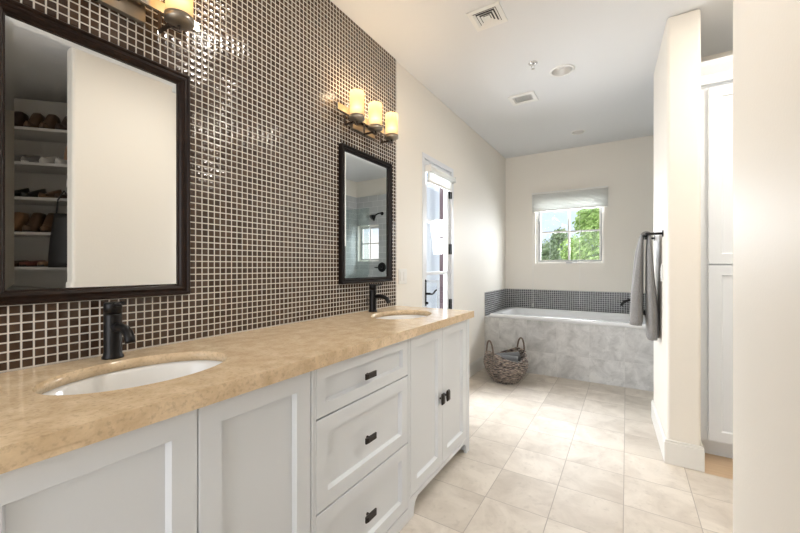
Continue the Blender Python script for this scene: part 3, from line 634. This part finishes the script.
# ------------------------------------------------------------------ basket with rolled towels
def basket(cx, cy):
    t = thing('wicker_basket', 'round woven brown basket with two loop handles on the floor by the tub', 'basket', (cx, cy, 0))
    m = MB(); rnd = random.Random(3)
    rows = 19; H = 0.30
    def rad(s): return 0.120+0.098*math.sin(min(1, s*1.2)*PI/2)**0.9 - 0.020*max(0, s-0.7)/0.3
    n = 150
    for r in range(rows):
        s = r/(rows-1); R_ = rad(s); pts = []
        for k in range(n):
            a = 2*PI*k/n
            rise = 0.085*abs(math.cos(a))**2.0*max(0, s-0.35)/0.65     # the rim climbs towards the two handles
            wob = 0.0060*math.sin(a*25+PI*r)
            pts.append((math.cos(a)*(R_+wob), math.sin(a)*(R_+wob), 0.010+s*(H-0.075)+rise+0.002*math.sin(a*9+r*1.7)))
        m.tube(pts, 0.0092, 6, closed=True)
    m.build('woven_side', M['wicker'], t, local=True)
    m = MB(); m.lathe([(0.0, 0.003), (0.12, 0.003), (0.12, 0.012), (0.0, 0.012)], n=32, cap0=False, cap1=False); m.build('bottom', M['wicker_d'], t, local=True)
    for s_ in (-1, 1):
        m = MB(); pts = []
        for k in range(15):
            a = PI*k/14; pts.append((s_*(0.196+0.006*math.sin(a)), 0.055*math.cos(a), 0.300+0.135*math.sin(a)))
        m.tube(pts, 0.009, 8)
        m.tube([(p[0]+0.005*math.cos(i*2.2), p[1], p[2]+0.005*math.sin(i*2.2)) for i, p in enumerate(pts)], 0.007, 6); m.build('handle', M['wicker_d'], t, local=True)
    return t
BX, BY = -1.075, 3.80
bk = basket(BX, BY)
bk.rotation_euler = (0, 0, YAW+0.38)
def towel_roll(loc, rz, L, r, label, tilt=0.0):
    m = MB(); pts = []; n = 110; prof = []
    turns = 2.6
    def spiral(off):
        return [((0.006+(r-0.012)*k/n+off)*math.cos(2*PI*turns*k/n), (0.006+(r-0.012)*k/n+off)*math.sin(2*PI*turns*k/n)) for k in range(n+1)]
    ol = spiral(0.0055); il = spiral(-0.0035)[::-1]; loop = ol+il
    m.rings([[Vector((x, y, z)) for y, z in loop] for x in (-L/2, -L/2+0.004, L/2-0.004, L/2)])
    o = m.build('rolled_towel', M['towel_d']); o.location = loc; o.rotation_euler = (0, tilt, rz)
    tag(o, label, 'towel', 'rolled towels in the basket'); return o
towel_roll((BX+0.01, BY-0.068, 0.235), 0.35, 0.25, 0.056, 'charcoal rolled towel at the front of the basket', 0.06)
towel_roll((BX+0.00, BY+0.064, 0.235), 0.60, 0.25, 0.054, 'charcoal rolled towel at the back of the basket', -0.06)
towel_roll((BX-0.005, BY-0.005, 0.095), 0.5, 0.20, 0.058, 'charcoal rolled towel underneath the other two in the basket', 0.0)

# ------------------------------------------------------------------ towel bar and towel
BXX, BZ = 0.112, 1.412
tbar = thing('towel_bar', 'black towel bar on the partition wall', 'towel bar', (0.206, 3.1, BZ))
m = MB(); m.tube([(BXX, 2.885, BZ), (BXX, 3.36, BZ)], 0.0085, 12); m.build('bar', M['black'], tbar)
for yy in (2.895, 3.35):
    m = MB(); xw = 0.2073-(yy-2.737)*0.04065; m.cyl((xw, yy, BZ), (xw-0.006, yy, BZ), 0.022, 20); m.cyl((xw-0.006, yy, BZ), (BXX-0.008, yy, BZ), 0.0085, 12); m.build('bracket', M['black'], tbar)
def towel():
    t = thing('bath_towel', 'grey terry bath towel folded over the black towel bar', 'towel', (BXX, 3.1, BZ))
    rnd = random.Random(5)
    def sheet(side, zlow, y0, y1, bulge, thick, name, seed):
        # a thick folded drape: cross-sections down from the bar, wavy in plan
        m = MB(); R = []; nz_, ny = 26, 22
        ph = seed*1.3
        for i in range(nz_+1):
            s = i/nz_; z = BZ-(BZ-zlow)*s; o = min(1, s*6)
            off = 0.0105 + bulge*math.sin(min(1, s*1.3)*PI*0.55)
            th = 0.014+thick*min(1, 0.12+s*1.25)*(0.92+0.08*math.sin(s*5+ph))
            yy0 = y0+0.012*math.sin(s*4+ph); yy1 = y1-0.010*math.sin(s*3+ph*2)
            outer, inner = [], []
            for j in range(ny+1):
                q = j/ny; y = yy0+(yy1-yy0)*q
                wv = 0.007*o*math.sin(q*11+ph+s*1.2)+0.005*o*math.sin(q*23+ph*3-s*2)
                endr = math.sqrt(max(0.0, 1-(2*q-1)**8))
                c = BXX+side*(off+th/2)+wv*0.5
                outer.append(Vector((c+side*(th/2*endr+abs(wv)*0.5), y, z-0.006*math.sin(q*9+ph)*s))); inner.append(Vector((c-side*th/2*endr*0.9, y, z-0.006*math.sin(q*9+ph)*s)))
            R.append(outer+inner[::-1])
        m.rings(R); o_ = m.build(name, M['towel'], t)
        return o_
    a = sheet(-1, 0.795, 2.985, 3.30, 0.002, 0.066, 'front_drape', 1)
    b = sheet(1, 0.700, 2.960, 3.28, -0.004, 0.046, 'back_drape', 2)
    m = MB(); R = []
    for j in range(17):
        y = 2.972+0.31*j/16; w_ = 0.002*math.sin(j*1.1)
        out = [Vector((BXX+0.031*math.cos(a_), y, BZ+(0.024+w_)*math.sin(a_))) for a_ in [PI*k/12 for k in range(13)]]
        inn = [Vector((BXX+0.0098*math.cos(a_), y, BZ+0.0098*math.sin(a_))) for a_ in [PI*k/12 for k in range(12, -1, -1)]]
        R.append(out+inn)
    m.rings(R); m.build('fold', M['towel'], t)
    return t
towel()

# ------------------------------------------------------------------ linen cabinet in the nook
lc = thing('linen_cabinet', 'tall white built-in linen cabinet with crown moulding behind the partition wall', 'cabinet', (0.9, 3.1, 0))
fx0, fx1, fy = 0.386, 1.45, 2.955
m = MB(); m.box(fx0, fx1, fy, 3.398, 0.10, 2.36); m.box(fx0, fx1, fy+0.055, 3.398, 0.0, 0.0995); m.build('body', M['cab'], lc)
def shaker_y(x0, x1, z0, z1, y=fy-0.001, st=0.062):
    mb = MB(); th = 0.02; rec = 0.009
    def rr(yy, e): return [Vector((x0+e, yy, z0+e)), Vector((x1-e, yy, z0+e)), Vector((x1-e, yy, z1-e)), Vector((x0+e, yy, z1-e))]
    mb.rings([rr(y, 0), rr(y-th+0.0015, 0), rr(y-th, 0.0015), rr(y-th, st), rr(y-th+0.003, st+0.0012), rr(y-th+rec, st+0.007)], smooth=False)
    return mb
for x0 in (0.432, 0.937):
    for z0, z1 in ((0.115, 1.206), (1.212, 2.31)):
        d_ = shaker_y(x0, x0+0.50, z0, z1).build('door', M['cab'], lc)
        kx = x0+0.47 if x0 < 0.5 else x0+0.03
        kz = 1.02 if z0 < 1 else 1.35
        k = MB(); k.cyl((kx, fy-0.021, kz), (kx, fy-0.045, kz), 0.008, 10, 0.014); k = k.build('knob', M['knob'], lc); k.parent = d_; k.matrix_parent_inverse = Matrix()
m = MB(); pr = [(0, 2.300), (-0.026, 2.300), (-0.026, 2.325), (-0.032, 2.345), (-0.032, 2.352), (-0.042, 2.365), (-0.066, 2.395), (-0.072, 2.408), (-0.072, 2.425), (0.0, 2.425)]
m.rings([[Vector((x, fy+d, z)) for d, z in pr] for x in (0.3725, fx1)], smooth=False); m.xf(Matrix.Translation((0, 0, 0.035))); m.build('crown', M['cab'], lc)

# ------------------------------------------------------------------ shower fittings
gp = thing('shower_screen', 'clear frameless glass shower screen beside the tub', 'shower screen', (0.6, 4.2, 0))
bx(0.305, 0.745, 4.196, 4.206, 0.01, 2.05).build('glass_panel', M['shglass'], gp)
bx(0.750, 1.260, 4.196, 4.206, 0.01, 2.05).build('glass_door', M['shglass'], gp)
for z in (0.3, 1.75): bx(1.22, 1.2615, 4.19, 4.212, z, z+0.08).build('hinge', M['black'], gp)
sh = thing('wall_shower', 'black shower head on a bent arm, seen in the far mirror', 'shower head', (0.70, TB, 2.045))
m = MB(); m.cyl((0, -0.0005, 0.06), (0, -0.008, 0.06), 0.03, 20); m.tube([(0, 0, 0.06), (0, -0.06, 0.065), (0.02, -0.11, 0.045), (0.05, -0.14, 0.015)], 0.010, 10); m.build('arm', M['black'], sh, local=True)
m = MB(); m.cyl((0.05, -0.14, 0.015), (0.085, -0.175, -0.030), 0.018, 20, 0.062); m.cyl((0.085, -0.175, -0.030), (0.092, -0.182, -0.039), 0.062, 24, 0.060); m.build('head', M['black'], sh, local=True)
sv = thing('shower_valve', 'round black shower valve with lever, seen in the far mirror', 'shower valve', (0.705, TB, 1.185))
m = MB(); m.cyl((0, -0.0005, 0), (0, -0.008, 0), 0.085, 32, 0.082); m.build('trim_plate', M['black'], sv, local=True)
m = MB(); m.cyl((0, -0.008, 0), (0, -0.055, 0), 0.026, 20); m.tube([(0, -0.045, 0), (0.07, -0.05, -0.005), (0.12, -0.05, 0.0)], 0.009, 8); m.build('lever', M['black'], sv, local=True)

# ------------------------------------------------------------------ ceiling fittings
v = thing('ceiling_vent', 'square white four-way supply vent in the ceiling', 'vent', (-0.72, 2.153, ZC))
m = MB(); h0 = 0.098
for a in ((-h0, h0, -h0, -0.07), (-h0, h0, 0.07, h0), (-h0, -0.07, -0.07, 0.07), (0.07, h0, -0.07, 0.07)): m.box(a[0], a[1], a[2], a[3], -0.007, -0.0005)
m.build('frame', M['plastic'], v, bevel=0.002, local=True)
bx(-0.07, 0.07, -0.07, 0.07, -0.0020, -0.0005).build('backing', M['dplastic'], v, local=True)
for i, r_ in enumerate((0.068, 0.050, 0.032)):
    m = MB()
    for k in range(4):
        mm = MB(); Rm = Matrix.Rotation(PI/2*k, 4, 'Z')
        p = [Vector(q) for q in ((-r_, -r_, -0.0085), (r_, -r_, -0.0085), (r_-0.011, -r_+0.011, -0.0025), (-r_+0.011, -r_+0.011, -0.0025))]
        V = [m.b.verts.new(Rm @ q) for q in p]+[m.b.verts.new((Rm @ q)+Vector((0, 0, -0.0012))) for q in p]
        for f in ((0, 1, 2, 3), (7, 6, 5, 4), (0, 4, 5, 1), (1, 5, 6, 2), (2, 6, 7, 3), (3, 7, 4, 0)): m.b.faces.new([V[j] for j in f])
    m.build('louvre', M['plastic'], v, local=True)
bx(-0.018, 0.018, -0.018, 0.018, -0.008, -0.006).build('centre_plate', M['plastic'], v, local=True)
e = thing('exhaust_fan', 'white rectangular exhaust fan grille in the ceiling', 'vent', (-0.793, 3.362, ZC))
m = MB(); hx, hy_ = 0.112, 0.098
for a in ((-hx, hx, -hy_, -0.062), (-hx, hx, 0.062, hy_), (-hx, -0.078, -0.062, 0.062), (0.078, hx, -0.062, 0.062)): m.box(a[0], a[1], a[2], a[3], -0.012, -0.0005)
m.build('frame', M['plastic'], e, bevel=0.003, local=True)
bx(-0.078, 0.078, -0.062, 0.062, -0.003, -0.0005).build('backing', M['dplastic'], e, local=True)
m = MB()
for k in range(8): m.box(-0.0735+k*0.0195, -0.0735+k*0.0195+0.0075, -0.062, 0.062, -0.0052, -0.0042)
for k in range(3): m.box(-0.078, 0.078, -0.036+k*0.034, -0.036+k*0.034+0.003, -0.0050, -0.0044)
m.build('grille', M['plastic'], e, local=True)
s = thing('fire_sprinkler', 'small chrome fire sprinkler in the ceiling', 'sprinkler', (-0.594, 2.823, ZC))
m = MB(); m.lathe([(0.032, -0.0005), (0.032, -0.004), (0.014, -0.010)], n=24); m.build('escutcheon', M['chrome'], s, local=True)
m = MB(); m.cyl((0, 0, -0.008), (0, 0, -0.022), 0.007, 12); m.tube([(-0.009, 0, -0.02), (-0.011, 0, -0.032), (0, 0, -0.044), (0.011, 0, -0.032), (0.009, 0, -0.02)], 0.0022, 6); m.lathe([(0.013, -0.044), (0.013, -0.0455)], n=16); m.build('head', M['chrome'], s, local=True)
def can(x, y, label, r=0.078, lit=None):
    t = thing('recessed_light', label, 'ceiling light', (x, y, ZC), group=None)
    m = MB(); m.lathe([(r+0.012, -0.0004), (r+0.012, -0.0045), (r, -0.006), (r-0.006, -0.003), (r-0.006, -0.0004)], n=40, cap0=False, cap1=False); m.build('trim_ring', M['plastic'], t, local=True)
    m = MB()
    if lit is None: m.lathe([(r-0.0065, 0.0005), (r-0.010, 0.03), (r-0.022, 0.055), (0.026, 0.07), (0.001, 0.07)], n=40, cap0=False)
    else: m.lathe([(r-0.006, -0.0006), (r-0.03, -0.0012), (0.001, -0.0012)], n=40, cap0=False)
    m.build('reflector', M['bulb'] if lit is not None else M['canref'], t, local=True)
    if lit is None: m = MB(); m.lathe([(0.012, 0.069), (0.020, 0.055), (0.030, 0.040), (0.024, 0.028), (0.001, 0.024)], n=24); m.build('lamp', M['porcelain'], t, local=True)
    if lit is not None:
        L_ = area('can_light', (x, y, ZC-0.012), (0, 0, 0), 0.13, 0.13, CAN_POWER[lit], (1.0, 0.95, 0.88), disk=True)
    return t
can(-0.426, 3.051, 'larger recessed ceiling light with grey reflector, unlit')
can(-0.467, 4.542, 'far recessed ceiling light above the tub, unlit', 0.062)
can(-0.50, 1.35, 'added recessed fill light over the vanity aisle, out of view, lit', lit=0)  # added out of view as interior fill for the vanity side
can(-0.25, -0.7, 'added recessed fill light behind the camera, out of view, lit', lit=1)  # another added can, weak fill from behind the camera
can(0.95, 2.33, 'recessed ceiling light in the linen nook, lit', lit=2)

# ------------------------------------------------------------------ closet seen in the near mirror
CC = Vector((0.98, 0.93, 0)); CA = math.radians(43)         # the shelves face the bathroom at a slant
u_ = Vector((-math.sin(CA), math.cos(CA), 0)); n_ = Vector((-math.cos(CA), -math.sin(CA), 0))
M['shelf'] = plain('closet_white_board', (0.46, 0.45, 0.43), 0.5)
cs = thing('shoe_shelf', 'off-white shelving unit full of shoes inside the closet, seen in the near mirror', 'shelf', CC, math.atan2(u_.y, u_.x))
# local frame: x runs along the shelf, y points to its back (-n)
Wd = 0.80; x_l, x_r = -0.56, 0.245
SZ = [2.275, 2.005, 1.735, 1.465, 1.195, 0.925, 0.655, 0.385]
sgn = -1 if (Matrix.Rotation(math.atan2(u_.y, u_.x), 3, 'Z') @ Vector((0, 1, 0))).dot(n_) > 0 else 1
D = 0.30
def lb(x0, x1, y0, y1, z0, z1): return bx(x0, x1, min(sgn*y0, sgn*y1), max(sgn*y0, sgn*y1), z0, z1)
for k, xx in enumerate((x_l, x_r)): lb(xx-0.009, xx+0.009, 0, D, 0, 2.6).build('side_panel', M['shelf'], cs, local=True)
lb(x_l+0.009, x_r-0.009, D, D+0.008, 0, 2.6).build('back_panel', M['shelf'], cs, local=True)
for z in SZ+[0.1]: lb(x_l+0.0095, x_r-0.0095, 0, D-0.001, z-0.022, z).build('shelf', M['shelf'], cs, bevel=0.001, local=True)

def shoe_mesh(kind):
    L = 0.24; m = MB(); R = []; n = 14
    for i in range(13):
        s = i/12; x = (s-0.5)*L
        w = 0.034+0.012*math.sin(min(1, s*1.1)*PI*0.9) if s < 0.95 else 0.03
        w *= math.sqrt(max(0.06, 1-(abs(2*s-1))**5))
        base = 0.012
        if kind == 'sneaker': top = 0.105-0.055*min(1, max(0, (s-0.25)/0.6)); base = 0.0
        elif kind == 'boot': top = 0.17 if s < 0.45 else 0.17-0.115*min(1, (s-0.45)/0.3); base = 0.0
        elif kind == 'heel': top = 0.115-0.075*min(1, s/0.75); base = max(0.004, 0.062*(1-s/0.6)) if s < 0.6 else 0.003; w *= 0.82
        else: top = 0.055-0.018*s; base = 0.0
        if top < base+0.02: top = base+0.02
        ring = []
        for k in range(n):
            a = 2*PI*k/n; cy, cz = math.cos(a), math.sin(a)
            ring.append(Vector((x, w*cy*(1-0.25*max(0, cz)), base+(top-base)*(0.5+0.5*max(-1, min(1, cz*1.25))))))
        R.append(ring)
    m.rings(R); return m
def shoe_objs(kind, mat, sole):
    t = bpy.data.objects.new('shoe', None); COL.objects.link(t)
    shoe_mesh(kind).build('upper', mat, t, local=True)
    m = MB()
    if kind == 'heel': m.cyl((-0.095, 0, 0.062), (-0.105, 0, 0.0), 0.014, 10, 0.006)
    else:
        P = []
        for k in range(24):
            a = 2*PI*k/24; P.append((0.122*math.cos(a), (0.040+0.006*math.cos(a))*math.sin(a)))
        m.rings([[Vector((x, y, z)) for x, y in P] for z in (0.0, 0.016)])
    m.build('sole' if kind != 'heel' else 'heel', sole, t, local=True)
    m = MB()
    if kind == 'sneaker':
        for k in range(4): m.box(0.0+k*0.018, 0.006+k*0.018, -0.018, 0.018, 0.066-k*0.009, 0.073-k*0.009)
        m.build('laces', M['shoe_white'], t, local=True)
    return t
shoecol = {'black': (0.012, 0.011, 0.011), 'dark brown': (0.045, 0.022, 0.014), 'brown': (0.10, 0.055, 0.03), 'tan': (0.26, 0.15, 0.08), 'white': (0.62, 0.60, 0.56), 'grey striped': (0.22, 0.21, 0.20), 'red brown': (0.16, 0.05, 0.035)}
for k, c in shoecol.items(): M['shoe_'+k] = plain('shoe_'+k.replace(' ', '_'), c, 0.5, var=0.25, bscale=30)
def copy_tree(o, parent=None):
    c = o.copy(); COL.objects.link(c); c.parent = parent
    for ch in list(o.children): copy_tree(ch, c)
    return c
protos = {}
rows = [(0, 'boot', ['dark brown', 'dark brown', 'brown', 'brown', 'dark brown']), (1, 'sneaker', ['grey striped', 'white', 'white', 'grey striped', 'grey striped']), (2, 'heel', ['black', 'dark brown', 'brown', 'black', 'black']),
        (3, 'boot', ['tan', 'tan', 'brown', 'brown', 'tan']), (4, 'flat', ['tan', 'red brown', 'tan', 'red brown', 'brown']), (5, 'heel', ['black', 'grey striped', 'black', 'brown', 'black']), ]
ords = ['first', 'second', 'third', 'fourth', 'fifth', 'sixth']
A0 = cs.rotation_euler.z
rs = random.Random(8)
kindn = {'boot': 'ankle boot', 'sneaker': 'sneaker', 'heel': 'high-heeled shoe', 'flat': 'flat sandal'}
for ri, kind, cols in rows:
    for j, c in enumerate(cols):
        key = (kind, c)
        lx = x_r-0.065-j*0.115+rs.uniform(-0.008, 0.008); ly = sgn*0.145
        P = Matrix.Rotation(A0, 3, 'Z') @ Vector((lx, ly, 0))
        if key not in protos: o = protos[key] = shoe_objs(kind, M['shoe_'+c], M['shoe_white'] if kind == 'sneaker' else M['shoe_black'])
        else: o = copy_tree(protos[key])
        o.location = (CC.x+P.x, CC.y+P.y, SZ[ri]+0.001); o.rotation_euler = (0, 0, math.atan2(n_.y, n_.x)+rs.uniform(-0.15, 0.15))
        tag(o, f'{c} {kindn[kind]} on {ords[ri]} closet shelf, {ords[j]} from right in near mirror', 'shoe', f'shoes on the {ords[ri]} closet shelf')
# bags and a garment hanging at the shelf end
def bag(lx, lz, w_, h_, mat, label, name='handbag'):
    P = Matrix.Rotation(A0, 3, 'Z') @ Vector((lx, -sgn*0.035, 0))
    t = thing(name, label, 'bag', (CC.x+P.x, CC.y+P.y, lz), A0)
    m = MB(); R = []
    for i in range(9):
        s_ = i/8; ww = w_*(0.5-0.16*s_**2); dd = 0.028*(1-0.55*s_)
        R.append([Vector((ww*math.cos(2*PI*k/16)*(1+0.05*math.sin(3*s_+k)), dd*math.sin(2*PI*k/16), h_*s_)) for k in range(16)])
    m.rings(R); m.build('body', mat, t, local=True)
    m = MB(); m.tube([(-w_*0.25, 0, h_*0.97), (-w_*0.2, 0, h_*1.25), (0, 0, h_*1.42), (w_*0.2, 0, h_*1.25), (w_*0.25, 0, h_*0.97)], 0.006, 8); m.build('strap', mat, t, local=True)
    return t
bag(0.13, 1.19, 0.20, 0.42, M['shoe_black'], 'black cloth bag hanging at the closet shelf end in the near mirror')
bag(0.21, 1.815, 0.13, 0.13, M['shoe_white'], 'small cream pouch hanging above the black bag in the near mirror', 'pouch')
bag(0.20, 2.03, 0.14, 0.14, M['shoe_tan'], 'small tan pouch hanging highest at the closet shelf end in the near mirror', 'pouch')

# ------------------------------------------------------------------ outside: garden trees, patio wall, neighbour
def leaves(rnd, blobs, n, size):
    m = MB(); bm = m.b
    for i in range(n):
        cx, cy, cz, r = blobs[rnd.randrange(len(blobs))]
        while True:
            d = Vector((rnd.uniform(-1, 1), rnd.uniform(-1, 1), rnd.uniform(-1, 1)))
            if d.length <= 1: break
        d = d*(0.55+0.45*rnd.random())
        p = Vector((cx, cy, cz))+d*r; s = size*rnd.uniform(0.6, 1.3)
        a = Vector((rnd.gauss(0, 1), rnd.gauss(0, 1), rnd.gauss(0, 1))).normalized(); b = a.orthogonal().normalized(); c = a.cross(b)
        v_ = [bm.verts.new(p+b*s), bm.verts.new(p+c*s*0.45+a*s*0.12), bm.verts.new(p-b*s), bm.verts.new(p-c*s*0.45+a*s*0.12)]
        bm.faces.new(v_)
    return m
def leafmat(name, c1, c2):
    m, nt, p = new_mat(name); L = nt.links; g = N(nt, 'ShaderNodeNewGeometry'); w_ = N(nt, 'ShaderNodeTexWhiteNoise'); 
    L.new(g.outputs['Random Per Island'], w_.inputs['Vector']); L.new(mixc(nt, g.outputs['Random Per Island'], c1, c2), p.inputs['Base Color']); p.inputs['Roughness'].default_value = 0.6
    tr = N(nt, 'ShaderNodeBsdfTranslucent'); L.new(mixc(nt, g.outputs['Random Per Island'], c1, c2), tr.inputs[0]); mx_ = N(nt, 'ShaderNodeMixShader'); mx_.inputs[0].default_value = 0.45
    out = nt.nodes['Material Output']; L.new(p.outputs[0], mx_.inputs[1]); L.new(tr.outputs[0], mx_.inputs[2]); L.new(mx_.outputs[0], out.inputs[0])
    return m
M['leaf1'] = leafmat('leaf_green', (0.26, 0.44, 0.09), (0.70, 0.85, 0.38)); M['leaf2'] = leafmat('leaf_grey_green', (0.28, 0.38, 0.20), (0.62, 0.72, 0.48))
M['bark'] = plain('bark', (0.16, 0.12, 0.09), 0.9, bump=0.8, bscale=30)
def tree(x, y, blobs, n, size, mat, label, seed, h):
    t = thing('tree', label, 'tree', (x, y, 0)); rnd = random.Random(seed)
    m = MB(); m.tube([(x, y, -0.3), (x+0.05, y, h*0.4), (x-0.03, y, h*0.8)], 0.07, 10, radii=[0.09, 0.07, 0.03])
    for b in blobs: m.tube([(x+0.02, y, h*0.45), ((x+b[0])/2, (y+b[1])/2, (h*0.5+b[2])/2+0.1), (b[0], b[1], b[2])], 0.02, 6, radii=[0.035, 0.022, 0.008])
    m.build('trunk', M['bark'], t)
    leaves(rnd, blobs, n, size).build('foliage', mat, t)
tree(-0.55, 9.3, [(-0.60, 9.3, 2.45, 0.42), (-0.35, 9.3, 2.75, 0.5), (-0.45, 9.3, 2.0, 0.55), (-0.95, 9.2, 1.55, 0.42), (-0.15, 9.4, 2.5, 0.6), (-0.75, 9.5, 2.2, 0.35), (-0.3, 9.1, 1.3, 0.5), (0.5, 9.4, 2.2, 0.6), (-0.85, 9.3, 1.1, 0.5)], 15000, 0.055, M['leaf1'], 'leafy bright green tree outside the tub window', 1, 2.0)
tree(-2.1, 11.2, [(-1.80, 11.2, 1.65, 0.42), (-2.35, 11.3, 1.6, 0.5), (-1.62, 11.2, 2.05, 0.26), (-1.85, 11.2, 1.1, 0.6)], 5000, 0.055, M['leaf2'], 'lower grey-green tree at the left in the tub window', 2, 1.5)
M['stucco'] = plain('pale_stucco', (0.62, 0.66, 0.70), 0.9, bump=0.4, bscale=40)
M['paving'] = plain('concrete_paving', (0.50, 0.49, 0.46), 0.9, bump=0.3, bscale=20, var=0.1)
M['maroon'] = plain('plum_paint', (0.13, 0.085, 0.095), 0.7)
o = bx(-14, XL-T-0.001, -6, 20, -0.5, -0.09).build('patio_paving', M['paving']); o['kind'] = 'structure'
o = bx(XL-T, 8, YB+T+0.001, 20, -0.5, -0.09).build('garden_ground', M['paving']); o['kind'] = 'structure'
o = bx(-3.35, -3.2, 3.0, 8.5, -0.09, 2.9).build('courtyard_wall', M['stucco']); tag(o, 'pale blue-grey stucco courtyard wall outside the glazed door', 'wall')
pc = bx(-2.975, -2.845, 6.15, 6.28, -0.09, 2.9).build('patio_column', M['maroon']); tag(pc, 'dark plum column on the patio outside the glazed door', 'column')
g = thing('metal_frame_stand', 'narrow dark grey metal frame standing outside the glazed door', 'metal frame', (-2.66, 5.2, -0.09))
m = MB(); m.box(-0.13, -0.105, -0.02, 0.02, 0, 1.07); m.box(0.105, 0.13, -0.02, 0.02, 0, 1.07); m.box(-0.105, 0.105, -0.02, 0.02, 1.03, 1.07); m.box(-0.105, 0.105, -0.02, 0.02, 0.1, 0.14); m.build('frame', M['greymetal'], g, local=True)
nb = thing('neighbour_house', 'white stucco house beyond the shower window', 'house', (3.5, 14, -0.09))
M['white_stucco'] = plain('white_stucco', (0.80, 0.79, 0.77), 0.9)
bx(-2.4, 2.5, -1, 2, 0, 1.75).build('wall', M['white_stucco'], nb, local=True); bx(-2.5, 2.6, -1.1, 2.1, 1.75, 1.87).build('roof_edge', M['white_stucco'], nb, local=True)
